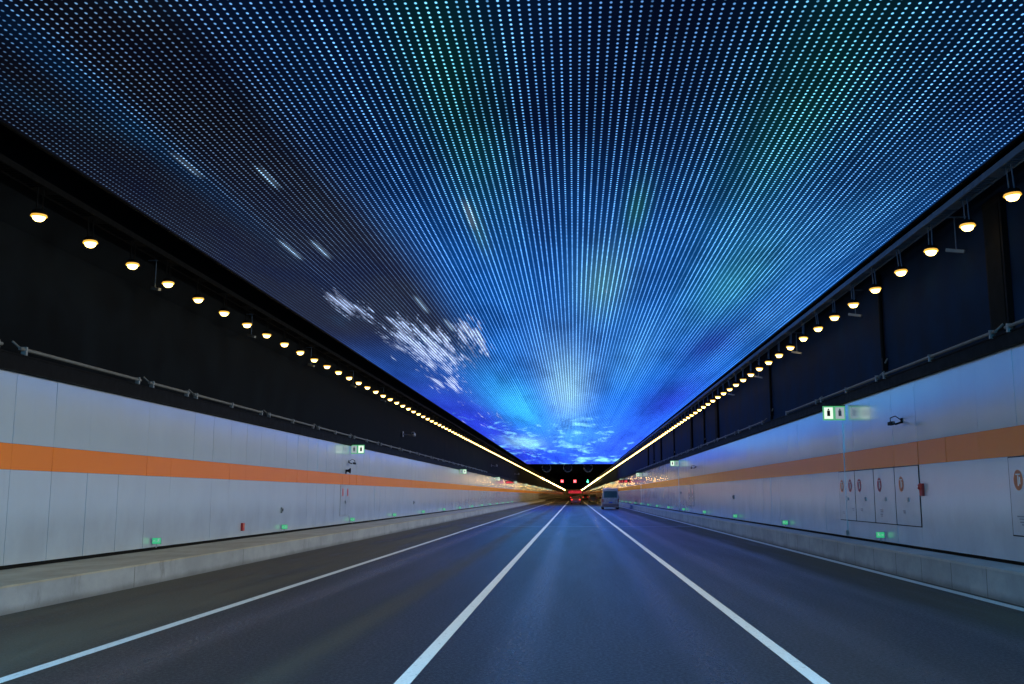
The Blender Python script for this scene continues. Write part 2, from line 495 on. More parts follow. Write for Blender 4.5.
# ================================================================== LED CEILING SCREEN
def ss(a, b, v):
    tt = np.clip((v - a) / (b - a), 0, 1); return tt * tt * (3 - 2 * tt)
NX = 110
xs = np.linspace(SX0, SX1, NX + 1)
ya = np.linspace(Y0 + 1, 7.0, 20, endpoint=False)
yb = 7.0 * np.exp(np.linspace(0, math.log(SY1 / 7.0), 300))
yv = np.concatenate([ya, yb]); NY = len(yv) - 1
X, Y = np.meshgrid(xs, yv)
T = np.log(np.maximum(Y, 7.0) / 10.0)
C = np.zeros(X.shape + (3,)); 
def mixc(col, amt):
    global C
    C = C * (1 - amt[..., None]) + np.array(col) * amt[..., None]
def g(x0, t0, sx, st): return np.exp(-((X - x0) / sx) ** 2 - ((T - t0) / st) ** 2)
C[:] = (0.006, 0.075, 0.36)
mixc((0.006, 0.17, 0.76), ss(0.2, 1.0, T) * 0.9)
mixc((0.03, 0.09, 0.85), ss(1.5, 2.4, T) * 0.85)
mixc((0.006, 0.028, 0.13), g(1.1, 0.02, 1.4, 0.36) * 0.85)
mixc((0.008, 0.035, 0.24), g(-0.6, 0.3, 0.35, 0.5) * 0.6)
mixc((0.006, 0.06, 0.30), g(5.8, 0.35, 1.2, 0.45) * 0.5)
dk = ss(-3.0, -4.8, X - 0.5 * ss(0.2, 0.9, T)) * ss(1.6, 1.15, T)
mixc((0.030, 0.030, 0.050), dk * 0.95)
mixc((0.02, 0.05, 0.36), ss(-3.6, -6, X) * ss(1.1, 1.6, T) * 0.8)
mixc((0.02, 0.04, 0.62), ss(-4.5, -7, X) * ss(1.45, 1.95, T) * 0.85)
mixc((0.008, 0.085, 0.30), g(-6.35, 0.12, 0.32, 0.42) * 0.9)
mixc((0.008, 0.07, 0.26), g(-7.5, 0.0, 0.3, 0.25) * 0.6)
mixc((0.008, 0.07, 0.26), g(-3.4, 0.0, 0.7, 0.35) * 0.6)
mixc((0.008, 0.24, 0.22), g(-1.55, 0.2, 0.6, 0.34) * 0.9)
mixc((0.008, 0.26, 0.26), g(3.2, 0.22, 0.85, 0.38) * 0.9)
mixc((0.010, 0.14, 0.34), g(4.7, 0.2, 0.7, 0.3) * 0.5)
mixc((0.03, 0.28, 0.24), g(1.22, 0.60, 0.22, 0.10) * 0.7)
mixc((0.10, 0.38, 0.42), g(-1.9, 0.66, 0.14, 0.10) * 0.6)
mixc((0.13, 0.42, 0.50), g(0.75, 0.92, 0.65, 0.17) * 0.75)
mixc((0.03, 0.36, 0.55), g(4.1, 0.90, 1.0, 0.22) * 0.8)
mixc((0.02, 0.22, 0.62), g(5.6, 0.72, 0.9, 0.25) * 0.6)
mixc((0.012, 0.035, 0.36), g(4.9, 1.27, 0.9, 0.14) * 0.85)
mixc((0.04, 0.25, 0.75), g(6.0, 1.12, 0.7, 0.12) * 0.6)
mixc((0.06, 0.30, 0.72), g(2.3, 1.35, 1.0, 0.25) * 0.5)
mixc((0.015, 0.04, 0.55), g(5.4, 1.75, 1.7, 0.27) * 0.9)
mixc((0.03, 0.42, 0.85), g(-3.3, 1.80, 1.4, 0.28) * 0.9)
mixc((0.28, 0.55, 0.68), g(-0.3, 1.62, 1.2, 0.36) * 0.75)
mixc((0.06, 0.36, 0.88), g(0.0, 2.15, 2.6, 0.28) * 0.6)
mixc((0.012, 0.05, 0.75), g(-4.0, 2.66, 3.6, 0.12) * 0.8)
mixc((0.30, 0.72, 0.95), g(-5.2, 2.33, 1.7, 0.10) * 0.75)
beh_fill = ss(9.0, 3.0, Y)
mixc((0.01, 2.1, 4.4), beh_fill * (0.80 + 0.20 * ss(-8, -1, X)))  # unseen part overhead and behind, brightened to add blue fill light
cover = 1.02 * np.exp(-((X + 5.3) / 2.1) ** 2 - ((T - 1.28) / 0.33) ** 2)
cover = np.maximum(cover, 1.05 * np.exp(-((X + 3.4) / 0.9) ** 2 - ((T - 1.20) / 0.2) ** 2))
cover = np.maximum(cover, 0.95 * np.exp(-((X + 6.3) / 0.9) ** 2 - ((T - 1.02) / 0.16) ** 2))
cover = np.maximum(cover, 0.95 * np.exp(-((X + 6.0) / 1.4) ** 2 - ((T - 1.58) / 0.16) ** 2))
cover = np.maximum(cover, 0.55 * ss(1.4, 1.8, T) * ss(-3.5, -5, X))
cover = np.maximum(cover, 0.50 * g(0.8, 0.92, 1.0, 0.22)); cover = np.maximum(cover, 0.45 * g(4.2, 0.9, 1.2, 0.25))
farc = 0.66 * ss(1.6, 2.1, T) * ss(4.5, 3.0, X)
farc = np.maximum(farc, 0.95 * np.exp(-((X + 4.6) / 2.4) ** 2 - ((T - 2.33) / 0.17) ** 2))
farc = np.maximum(farc, 1.0 * np.exp(-((T - 2.72) / 0.12) ** 2) * ss(-3, 1, X))
farc = np.maximum(farc, 0.8 * g(6.0, 2.35, 0.8, 0.2)); farc = np.maximum(farc, 0.75 * g(0.5, 2.1, 2.0, 0.3))
bleed = 0.055 + 0.25 * ss(0.2, 1.0, T) + 0.58 * ss(0.9, 2.2, T) + 0.65 * beh_fill
cyan = farc
me = bpy.data.meshes.new('screen_face')
vv = np.stack([X, Y, np.zeros_like(X)], -1).reshape(-1, 3)
idx = np.arange((NY + 1) * (NX + 1)).reshape(NY + 1, NX + 1)
ff = np.stack([idx[:-1, :-1], idx[1:, :-1], idx[1:, 1:], idx[:-1, 1:]], -1).reshape(-1, 4)
me.from_pydata(vv.tolist(), [], ff.tolist())
a = me.color_attributes.new('content', 'FLOAT_COLOR', 'POINT')
a.data.foreach_set('color', np.concatenate([C.reshape(-1, 3), np.ones((X.size, 1))], 1).astype(np.float32).ravel())
a = me.color_attributes.new('cover', 'FLOAT_COLOR', 'POINT')
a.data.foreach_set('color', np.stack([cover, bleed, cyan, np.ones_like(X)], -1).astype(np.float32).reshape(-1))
me.materials.append(M['screen']); me.update()
scr = empty('ceiling_screen', (0, 0, ZC))
tag(scr, 'huge overhead LED screen of blue dots showing a starry cloudy sky along the tunnel ceiling', 'LED screen')
fo = bpy.data.objects.new('screen_face', me); COL.objects.link(fo); fo.parent = scr
m = MB(); m.box(SX0 - 0.03, SX1 + 0.03, Y0 + 0.5, SY1 + 0.02, 0.004, 0.16)
m.build('housing', M['black'], scr)
m = MB()
m.box(SX0 - 0.06, SX0 - 0.001, Y0 + 0.5, SY1, -0.02, 0.002); m.box(SX1 + 0.001, SX1 + 0.06, Y0 + 0.5, SY1, -0.02, 0.002)
m.box(SX0 - 0.06, SX1 + 0.06, SY1 + 0.001, SY1 + 0.08, -0.04, 0.16)
m.build('edge_trim', M['black'], scr)

# ================================================================== cable trays the lamps hang from
def cable_tray(x0, x1, mat, label, yend):
    root = empty('cable_tray', (x0, 0, 6.76))
    tag(root, label, 'cable tray')
    wd = x1 - x0
    rail = MB()
    for a in (0, wd - 0.03):
        rail.box(a, a + 0.03, Y0 + 0.5, yend, 0.0, 0.11)
    rail.box(0.03, wd - 0.03, Y0 + 0.5, yend, 0.105, 0.112)
    rail.build('side_rail', mat, root)
    rg = MB(); yy = 8.0
    while yy < 120:
        k = (yy / 1.79) % 1.0
        if k < 0.72: rg.box(0.031, wd - 0.031, yy, yy + 0.035, 0.01, 0.04)
        else: rg.box(0.031, wd - 0.031, yy, yy + 0.10, 0.004, 0.03)
        yy += 0.11
    rg.build('rungs', mat, root)
    cb = MB()
    for q in range(4): cb.tube((0.06 + q * (wd - 0.12) / 3, Y0 + 1, 0.068), (0.06 + q * (wd - 0.12) / 3, yend - 1, 0.068), 0.02, 6)
    cb.build('cables', M['black'], root)
    return root
cable_tray(6.74, 6.99, M['tray'], 'blue-lit steel cable tray with rungs beside the right edge of the ceiling screen', Y1 - 1)
cable_tray(-9.12, -8.80, M['black'], 'black steel cable tray beside the left edge of the ceiling screen', Y1 - 1)

# ================================================================== pendant lamps
def make_lamp(side):
    root = empty('pendant_lamp')
    ld = bpy.data.lights.new('flood_light', 'SPOT')
    ld.energy = LAMP_W * (0.24 if side == 'left' else 1.2); ld.color = LAMP_COL; ld.spot_size = R(92); ld.spot_blend = 1.0; ld.shadow_soft_size = 0.09
    far_d = ld.copy(); far_d.energy = LAMP_W * 1.1; far_d.color = (1.0, 0.68, 0.30)
    lo = bpy.data.objects.new('flood_light', ld); COL.objects.link(lo)
    lo.parent = root; lo.location = (0, 0, -0.21); lo.rotation_euler = (0, R(-66 if side == 'left' else 66), 0)
    rods = []
    for sy in (-0.09, 0.09):
        MB().tube((0, sy, 0.02), (0, sy, 0.42), 0.012, 6).build('rod', M['tray'] if side == 'right' else M['black'], root)
    MB().lathe([(0.02, 0.055), (0.07, 0.05), (0.115, 0.015), (0.128, -0.035), (0.122, -0.037), (0.105, 0.0)], n=18).build('shade', M['black'], root)
    MB().lathe([(0.122, -0.038), (0.136, -0.066), (0.118, -0.080), (0.105, -0.050)], n=18).build('glow_ring', M['halo'], root)
    MB().lathe([(0.100, -0.040), (0.104, -0.080), (0.090, -0.118), (0.058, -0.145), (0.001, -0.155)], n=12).build('lens', M['lens'], root)
    return root, far_d
ORD = ['first', 'second', 'third', 'fourth', 'fifth', 'sixth', 'seventh', 'eighth', 'ninth', 'tenth', 'eleventh', 'twelfth', 'thirteenth', 'fourteenth', 'fifteenth', 'sixteenth']
SP = 1.805
def lamp_row(xx, zz, yfirst, side, grp):
    lamp0, far_d = make_lamp(side); used = False
    n_ind = 150
    k = -8
    cnt = 0
    while cnt < n_ind:
        yy = yfirst + k * SP
        seen = k >= 0
        if not used: o = lamp0; used = True
        else: o = copy_tree(lamp0)
        o.location = (xx, yy, zz)
        o.rotation_euler = (R(random.gauss(0, 2.0)), R(random.gauss(0, 2.0)), 0)
        if yy > 176:
            for ch in o.children:
                if ch.type == 'LIGHT': ch.data = far_d
        if not seen:
            tag(o, 'warm pendant lamp in the %s row, outside the picture behind the viewer' % side, 'lamp', grp)
        elif k < 16:
            tag(o, 'glowing warm pendant lamp, %s from the near end of the %s row' % (ORD[k], side), 'lamp', grp)
        else:
            tag(o, 'tiny distant warm lamp in the receding %s row, past the sixteenth' % side, 'lamp', grp)
        k += 1; cnt += 1
    # the rest melt into one line of light
    s_ = MB(); b_ = MB(); yy = yfirst + k * SP
    while yy < Y1 - 2:
        b_.lathe([(0.102, -0.040), (0.072, -0.105), (0.001, -0.126)], (0, yy, 0), n=6)
        yy += SP
    o = b_.build('distant_lamps', M['lens_far'], loc=(xx, 0, zz))
    tag(o, 'unbroken line of light made by the farthest lamps of the %s row' % side, 'lamps', kind='stuff')
lamp_row(-8.95, 6.35, 15.79, 'left', 'pendant lamps along the left edge of the ceiling screen')
lamp_row(6.87, 6.34, 15.55, 'right', 'pendant lamps along the right edge of the ceiling screen')

# ================================================================== pipes on the ledges
def pipe_run(x, z, segs, side, grp):
    for i, (a, b) in enumerate(segs):
        root = empty('conduit_pipe', (x, a, z))
        MB().tube((0, 0, 0), (0, b - a, 0), 0.032, 8).build('pipe', M['pipe'], root)
        n = max(2, int((b - a) / 2.6) + 1)
        for q in range(n):
            yy = 0.15 + (b - a - 0.3) * q / (n - 1)
            br = MB().box(-0.045, 0.045, yy - 0.03, yy + 0.03, -0.10, -0.025)
            br.box(-0.05, 0.05, yy - 0.02, yy + 0.02, -0.026, 0.045)
            br.build('clamp', M['grey'], root)
        jx = 0.12 if side == 'left' else -0.12
        MB().tube((0, 0.02, 0), (-jx, -0.04, 0.12), 0.02, 6).build('elbow', M['pipe'], root)
        lab = ('grey conduit pipe on the %s wall ledge, %s section from the near end' % (side, ORD[i])) if i < 10 else 'distant grey conduit pipe section on the %s wall ledge, past the tenth' % side
        tag(root, lab, 'pipe', grp)
segs = [(12.0, 15.9), (16.45, 21.3), (21.75, 24.1)] + [(24.4 + 6.1 * k, 24.4 + 6.1 * k + 5.6) for k in range(14)]
pipe_run(-9.49, 4.14, segs, 'left', 'conduit pipes on the left ledge')
segs = [(10.5, 16.9), (17.3, 23.6), (23.9, 29.6), (29.9, 34.4)] + [(38.5 + 6.6 * k, 38.5 + 6.6 * k + 5.9) for k in range(12)]
pipe_run(7.19, 4.405, segs, 'right', 'conduit pipes on the right ledge')

# ================================================================== dark ducts on the upper right wall
wide = [(17.15, 0.75), (52.0, 0.8), (63.5, 0.8), (86.0, 0.8), (101.0, 0.9)]
for i, (yy, wd) in enumerate(wide):
    root = empty('cable_duct', (7.459, yy, 4.36))
    MB().box(-0.10, -0.001, 0, wd, 0, 2.45).build('duct', M['black'], root)
    MB().box(-0.112, -0.101, 0.08, wd - 0.08, 0.1, 2.3).build('cover', M['gap'], root)
    tag(root, 'wide black vertical duct on the dark upper right wall, %s from the near end' % ORD[i], 'duct', 'wide ducts on the upper right wall')
thin = [24.2, 38.0, 57.5, 75.0, 94.0]
for i, yy in enumerate(thin):
    root = empty('riser_pipe', (7.40, yy, 4.33))
    MB().tube((0, 0, 0), (0, 0, 2.6), 0.05, 8).build('pipe', M['black'], root)
    MB().box(-0.06, 0.058, -0.14, -0.051, 0.25, 0.55).build('valve_box', M['black'], root)
    MB().tube((0, -0.14, 0.42), (0, -0.30, 0.50), 0.02, 6).build('handle', M['grey'], root)
    tag(root, 'thin black riser pipe on the dark upper right wall, %s from the near end' % ORD[i], 'pipe', 'riser pipes on the upper right wall')

# ================================================================== small sensors that hang from the trays
def make_sensor(drop):
    root = empty('hanging_sensor')
    MB().tube((0, 0, 0), (0, 0, drop), 0.011, 6).build('rod', M['tray'], root)
    MB().box(-0.22, 0.22, -0.015, 0.015, 0.601, 0.625).build('arm', M['tray'], root)
    m = MB(); m.box(-0.03, 0.03, -0.17, 0.17, -0.03, 0.03, Matrix.Translation((0.0, 0.05, -0.02)) @ Matrix.Rotation(R(52), 4, 'Z') @ Matrix.Rotation(R(14), 4, 'X'))
    m.build('body', M['grey'], root)
    return root
s1 = make_sensor(0.60); first = True
for side, xx, ylist in (('right', 7.13, (18.6, 25.35, 32.1, 38.8, 45.6)), ('left', -9.24, (21.2, 27.9, 34.5, 41.3, 48.0))):
    for i, yy in enumerate(ylist):
        o = s1 if first else copy_tree(s1); first = False
        o.location = (xx, yy, 6.17 if side == 'right' else 6.20)
        tag(o, 'small grey sensor hanging in the %s lamp row, %s from the near end' % (side, ORD[i]), 'sensor', 'sensors hanging between the lamps')

# CCTV cameras on long brackets, left wall
cam_root = empty('surveillance_camera')
MB().tube((-0.62, 0, 0.10), (0.05, 0, 0.0), 0.03, 8).build('bracket_arm', M['grey'], cam_root)
MB().box(-0.64, -0.60, -0.12, 0.12, -0.05, 0.25).build('wall_plate', M['grey'], cam_root)
bd = MB(); bd.box(-0.08, 0.08, -0.30, 0.18, 0.0, 0.17, Matrix.Rotation(R(-8), 4, 'X'), ch=0.02); hb = bd.build('camera_body', M['grey'], cam_root)
MB().lathe([(0.055, -0.305), (0.055, -0.32), (0.001, -0.32)], (0, 0, 0.12), 'y', 10).build('lens', M['glass'], hb)
cc = [(-9.10, 56.6, 4.98, 'nearest of the three'), (-9.10, 118.0, 4.98, 'middle one of the three'), (-9.10, 165.0, 4.98, 'farthest of the three')]
for i, (x_, y_, z_, ww) in enumerate(cc):
    o = cam_root if i == 0 else copy_tree(cam_root)
    o.location = (x_, y_, z_)
    tag(o, 'grey surveillance camera on a bracket on the dark left wall, ' + ww, 'camera', 'surveillance cameras on the left')

# ================================================================== lit exit direction signs, paired, across the walls
def make_pair(flip):
    root = empty('exit_sign')
    # two lamp boxes side by side, facing the traffic; pictogram of a doorway in each
    for q, (x0, x1) in enumerate(((-0.29, -0.008), (0.008, 0.29))):
        bright = (q == 0) != flip
        b = MB().box(x0, x1, -0.03, 0.03, -0.19, 0.19, ch=0.004).build('lamp_box', M['green_dim'], root)
        MB().box(x0 + 0.025, x1 - 0.025, -0.034, -0.0302, -0.155, 0.155).build('lit_face', M['sign_white'] if bright else M['sign_white_dim'], b)
        cxm = (x0 + x1) / 2
        p = MB(); p.box(cxm - 0.04, cxm + 0.04, -0.037, -0.0342, -0.08, 0.07)
        p.lathe([(0.001, -0.037), (0.022, -0.037), (0.022, -0.0342)], (cxm, 0, 0.095), 'y', 10)
        p.build('pictogram', M['black'] if bright else M['grey'], b)
    MB().box(-0.30, 0.30, -0.012, 0.012, 0.191, 0.215).build('hanger', M['black'], root)
    return root
pr = make_pair(False); pl = make_pair(True)
ry = [27.3, 70.6, 109.5, 150.0, 190.0, 232.0, 274.0, 316.0, 360.0, 410.0]
for i, yy in enumerate(ry):
    o = pr if i == 0 else copy_tree(pr)
    o.location = (XR - 0.34, yy, 3.82)
    tag(o, 'lit twin exit sign high on the right wall, %s from the near end' % ORD[i], 'exit sign', 'twin exit signs high on the right wall')
ly_ = [42.6, 83.7, 121.5, 157.5, 194.0, 231.0, 270.0, 310.0, 352.0, 400.0]
for i, yy in enumerate(ly_):
    o = pl if i == 0 else copy_tree(pl)
    o.location = (XL + 0.34, yy, 3.585)
    tag(o, 'lit twin exit sign high on the left wall, %s from the near end' % ORD[i], 'exit sign', 'twin exit signs high on the left wall')

# ================================================================== low green evacuation lights
def running_man(mb, s, sx):
    def bar(x0, z0, x1, z1, w_):
        d = Vector((x1 - x0, 0, z1 - z0)); n_ = Vector((-d.z, 0, d.x)).normalized() * w_ / 2
        P = [Vector((x0, 0, z0)) - n_, Vector((x1, 0, z1)) - n_, Vector((x1, 0, z1)) + n_, Vector((x0, 0, z0)) + n_]
        P = [Vector((0, p.x * s * sx, p.z * s)) for p in P]
        mb.add([(0.0, p.y, p.z) for p in P] + [(0.004, p.y, p.z) for p in P], [(0,1,2,3),(7,6,5,4),(0,4,5,1),(1,5,6,2),(2,6,7,3),(3,7,4,0)])
    bar(0.02, 0.05, 0.10, 0.30, 0.12); bar(0.08, 0.27, 0.28, 0.16, 0.06); bar(0.05, 0.27, -0.16, 0.14, 0.06)
    bar(0.02, 0.07, 0.20, -0.08, 0.08); bar(0.20, -0.08, 0.14, -0.30, 0.07); bar(0.02, 0.07, -0.12, -0.14, 0.08); bar(-0.12, -0.14, -0.32, -0.16, 0.07)
    mb.box(0.0, 0.004, s * sx * 0.13 - s * 0.06, s * sx * 0.13 + s * 0.06, s * 0.36, s * 0.48)
    return mb
def make_green(sg, arrow_dir):
    root = empty('evacuation_light')
    b = MB(); b.box(min(0, sg * 0.045), max(0, sg * 0.045), -0.15, 0.15, -0.11, 0.11, ch=0.006); bo = b.build('case', M['grey'], root)
    x0 = sg * 0.0465
    fc = MB(); fc.box(min(x0, x0 + sg * 0.003), max(x0, x0 + sg * 0.003), -0.135, 0.135, -0.095, 0.095); fc.build('lit_face', M['green'], root)
    p = MB(); running_man(p, 0.17, 1)
    # arrow beside the figure
    p.v = [(sg * (0.050 + v_[0]), v_[1] + 0.05, v_[2]) for v_ in p.v]
    p.box(*sorted((sg * 0.050, sg * 0.054)), -0.11, -0.04, -0.012, 0.012)
    p.build('pictogram', M['sign_white_dim'], root)
    MB().box(*sorted((0.0, sg * 0.03)), -0.02, 0.02, -0.22, -0.111).build('foot', M['grey'], root)
    return root
gr = make_green(-1, 1); gl = make_green(1, 1)
for i, yy in enumerate([24.5 + 10.78 * k for k in range(14)]):
    o = gr if i == 0 else copy_tree(gr)
    o.location = (XR - 0.11, yy, 0.72); o.rotation_euler = (0, 0, R(62)); o.scale = (.68, .68, .68)
    tag(o, 'green evacuation light low on the right wall, %s from the near end' % ORD[i], 'evacuation light', 'green evacuation lights on the right wall')
for i, yy in enumerate([22.6 + 10.15 * k for k in range(14)]):
    o = gl if i == 0 else copy_tree(gl)
    o.location = (XL + 0.11, yy, 0.62); o.rotation_euler = (0, 0, R(-62)); o.scale = (.68, .68, .68)
    tag(o, 'green evacuation light low on the left wall, %s from the near end' % ORD[i], 'evacuation light', 'green evacuation lights on the left wall')

# ================================================================== equipment cabinets in the right wall
def round_label(x, yc, zc, ry_, rz_, mat, parent, inner=True):
    m = MB(); n = 22
    P = [(0, ry_ * math.cos(2*math.pi*k/n), rz_ * math.sin(2*math.pi*k/n)) for k in range(n)]
    m.add([(p[0], p[1], p[2]) for p in P] + [(-0.003, p[1], p[2]) for p in P],
          [tuple(range(n)), tuple(range(2*n-1, n-1, -1))] + [(k, (k+1) % n, n + (k+1) % n, n + k) for k in range(n)])
    o = m.build('round_label', mat, parent, (x, yc, zc))
    if inner:
        q = MB()
        q.box(-0.0055, -0.0032, -ry_*0.12, ry_*0.12, -rz_*0.55, rz_*0.45)
        q.box(-0.0055, -0.0032, -ry_*0.5, ry_*0.5, rz_*0.5, rz_*0.62)
        q.box(-0.0055, -0.0032, -ry_*0.45, -ry_*0.25, -rz_*0.4, rz_*0.3)
        q.build('symbol', M['white_ink'], o)
    return o
def cabinet(y0, y1, labs, text, name_label, z0=0.975, z1=2.285):
    root = empty('wall_cabinet', (XR, y0, z0))
    tag(root, name_label, 'cabinet', 'equipment cabinets in the right wall')
    wd = y1 - y0; h = z1 - z0
    fr = MB()
    for (a, b, c, d) in ((0, 0.02, 0, h), (wd - 0.02, wd, 0, h), (0.02, wd - 0.02, 0, 0.016), (0.02, wd - 0.02, h - 0.016, h)):
        fr.box(-0.011, 0.004, a, b, c, d)
    fr.build('frame', M['gap'], root)
    d = MB().box(-0.014, 0.005, 0.022, wd - 0.022, 0.018, h - 0.018, ch=0.002).build('door', M['white'], root)
    for (fy, mt) in labs:
        round_label(-0.0155, fy * wd, h * 0.70, 0.17, 0.17, mt, root)
    hd = MB(); hd.box(-0.030, -0.0145, wd * 0.42, wd * 0.50, h * 0.405, h * 0.475, ch=0.003); hd.build('handle', M['steel'], d)
    tx = MB()
    for k, (fy, fz, ww) in enumerate(text):
        tx.box(-0.0168, -0.0145, fy * wd, fy * wd + ww, fz * h, fz * h + 0.022)
        tx.box(-0.0168, -0.0145, fy * wd, fy * wd + ww * 0.8, fz * h - 0.04, fz * h - 0.02)
    tx.build('print', M['ink'], root)
    return root
O_, Rr = M['label_orange'], M['label_red']
cabinet(20.28 + 1.63, 21.90 + 1.64, [(0.72, O_)], [(0.60, 0.24, 0.18)], 'nearest of the four adjoining white cabinets, one orange round label')
cabinet(23.545, 25.16, [(0.72, Rr)], [(0.60, 0.24, 0.26), (0.62, 0.16, 0.2)], 'second nearest of the four adjoining white cabinets, one dark red round label')
cabinet(25.17, 26.83, [(0.75, Rr)], [(0.64, 0.24, 0.18)], 'third of the four adjoining white cabinets, one dark red round label by its far edge')
cabinet(26.84, 28.42, [(0.28, Rr), (0.80, O_)], [(0.1, 0.24, 0.2), (0.7, 0.16, 0.18)], 'farthest of the four adjoining white cabinets, two round labels side by side')
cabinet(15.83, 17.46, [(0.78, O_)], [(0.62, 0.24, 0.4), (0.62, 0.17, 0.3)], 'white cabinet cut by the right edge of the picture with an orange round label')
cabinet(62.5, 64.1, [(0.5, O_)], [(0.5, 0.24, 0.2)], 'far white cabinet in the right wall near the second twin exit sign, nearer one')
cabinet(64.2, 65.8, [(0.5, Rr)], [(0.5, 0.24, 0.2)], 'far white cabinet in the right wall near the second twin exit sign, farther one')

# red fire alarm beside the cabinets
root = empty('fire_alarm', (XR - 0.004, 21.72, 1.80))
MB().box(-0.05, 0, -0.08, 0.08, -0.17, 0.09, ch=0.006).build('case', M['red'], root)
MB().lathe([(0.001, -0.11), (0.05, -0.10), (0.085, -0.05), (0.085, -0.051)], (0, 0, 0.02), 'x', 14).build('bell', M['red'], root)
MB().lathe([(0.001, -0.115), (0.018, -0.112), (0.018, -0.10)], (0, 0, 0.02), 'x', 10).build('button', M['white_ink'], root)
tag(root, 'round red fire alarm on the right wall beside the row of cabinets', 'fire alarm')

# wall camera on bent bracket high on the right wall
def wall_cam(name, loc, sg, label):
    root = empty(name, loc)
    b = MB()
    b.tube((0, 0.16, 0.10), (sg * 0.20, 0.14, 0.24), 0.014, 8); b.tube((sg * 0.20, 0.14, 0.24), (sg * 0.40, 0.0, 0.17), 0.014, 8); b.tube((sg * 0.40, 0, 0.17), (sg * 0.40, 0.0, 0.02), 0.014, 8)
    b.build('bracket', M['black'], root)
    c = MB(); c.box(sg * 0.40 - 0.055, sg * 0.40 + 0.055, -0.26, 0.12, -0.06, 0.05, ch=0.012); bo = c.build('camera_body', M['black'], root)
    MB().lathe([(0.035, -0.262), (0.035, -0.275), (0.001, -0.275)], (sg * 0.40, 0, -0.005), 'y', 10).build('lens', M['glass'], bo)
    m2 = MB(); m2.box(*sorted((0.0, sg * 0.02)), 0.08, 0.24, 0.02, 0.18); m2.tube((sg*0.02, 0.16, 0.05), (sg * 0.22, 0.10, -0.02), 0.03, 8); m2.build('junction_box', M['black'], root)
    root.scale = (0.72, 0.72, 0.72)
    tag(root, label, 'camera')
    return root
wall_cam('wall_camera', (XR - 0.004, 22.7, 3.22), -1, 'small black camera on a bent bracket high on the right wall above the cabinets')
wall_cam('wall_camera', (XL + 0.004, 42.3, 2.98), 1, 'small black camera under the nearest twin exit sign on the left wall')
wall_cam('wall_camera', (XR - 0.004, 61.0, 3.25), -1, 'tiny far black camera high on the right wall near the second twin exit sign')
root = empty('loudspeaker', (XL + 0.004, 41.9, 2.66))
MB().lathe([(0.001, 0.0), (0.05, 0.0), (0.05, 0.10), (0.12, 0.20), (0.11, 0.20), (0.03, 0.12)], (0, 0, 0), 'x', 14).build('horn', M['black'], root)
MB().box(0, 0.03, -0.05, 0.05, -0.12, -0.051).build('mount', M['black'], root)
tag(root, 'black horn loudspeaker on the left wall just above the orange stripe', 'loudspeaker')

# left wall: hydrant cabinet with two red labels, call box, socket
root = empty('hydrant_cabinet', (XL + 0.001, 41.0, 0.80))
tag(root, 'white hydrant cabinet with two narrow red labels in the left wall', 'cabinet')
fr = MB()
for (a, b, c, d) in ((0, 0.02, 0, 1.27), (1.78, 1.80, 0, 1.27), (0.02, 1.78, 0, 0.02), (0.02, 1.78, 1.25, 1.27)): fr.box(0.002, 0.014, a, b, c, d)
fr.build('frame', M['grey'], root)
for q in range(2):
    dr = MB().box(0.003, 0.017, 0.025 + q * 0.885, 0.89 + q * 0.885, 0.025, 1.245, ch=0.002).build('door', M['white'], root)
    MB().box(0.018, 0.022, 0.30 + q * 0.9, 0.50 + q * 0.9, 0.80, 1.12).build('red_label', M['red'], root)
    MB().box(0.0172, 0.04, 0.80 - q * 0.0 + q * 0.12, 0.84 + q * 0.12, 0.50, 0.62, ch=0.003).build('handle', M['steel'], dr)
root = empty('call_box', (XL + 0.004, 28.8, 0.74))
MB().box(0, 0.06, -0.08, 0.08, -0.11, 0.11, ch=0.006).build('case', M['red'], root)
MB().box(0.0605, 0.066, -0.05, 0.05, -0.02, 0.07).build('cover', M['label_orange'], root)
tag(root, 'small red emergency call box low on the left wall', 'call box')
for i, (sx_, yy, zz) in enumerate(((1, 32.7, 1.16), (1, 60.0, 1.2), (-1, 70.0, 1.8), (-1, 47.0, 1.55))):
    X0 = XL + 0.004 if sx_ > 0 else XR - 0.004
    root = empty('socket_box', (X0, yy, zz))
    MB().box(*sorted((0, sx_ * 0.05)), -0.07, 0.07, -0.09, 0.09, ch=0.006).build('case', M['grey'], root)
    MB().box(*sorted((sx_ * 0.051, sx_ * 0.058)), -0.04, 0.04, -0.04, 0.05).build('cover', M['black'], root)
    tag(root, ['small grey socket box on the left wall between the second and third green lights',
               'small far grey socket box on the left wall past the twin exit sign',
               'small far grey socket box on the right wall below the second twin exit sign',
               'small grey socket box on the right wall near the third green light'][i], 'socket box')

# slim white drain pipes that run down the right wall
for i, yy in enumerate((27.75, 71.3, 111.5)):
    root = empty('cable_channel', (XR - 0.004, yy, 0.60))
    top = (1.62, 3.0, 3.0)[i]
    MB().box(-0.02, 0, -0.015, 0.015, 0, top if i else 3.0, ch=0.003).build('channel', M['white'] if i < 2 else M['sign_white_dim'] if False else M['white'], root)
    MB().box(-0.06, 0, -0.05, 0.05, -0.02, 0.12).build('end_cap', M['grey'], root)
    tag(root, 'slim white cable channel down the right wall under the %s twin exit sign' % ORD[i], 'cable channel', 'cable channels on the right wall')

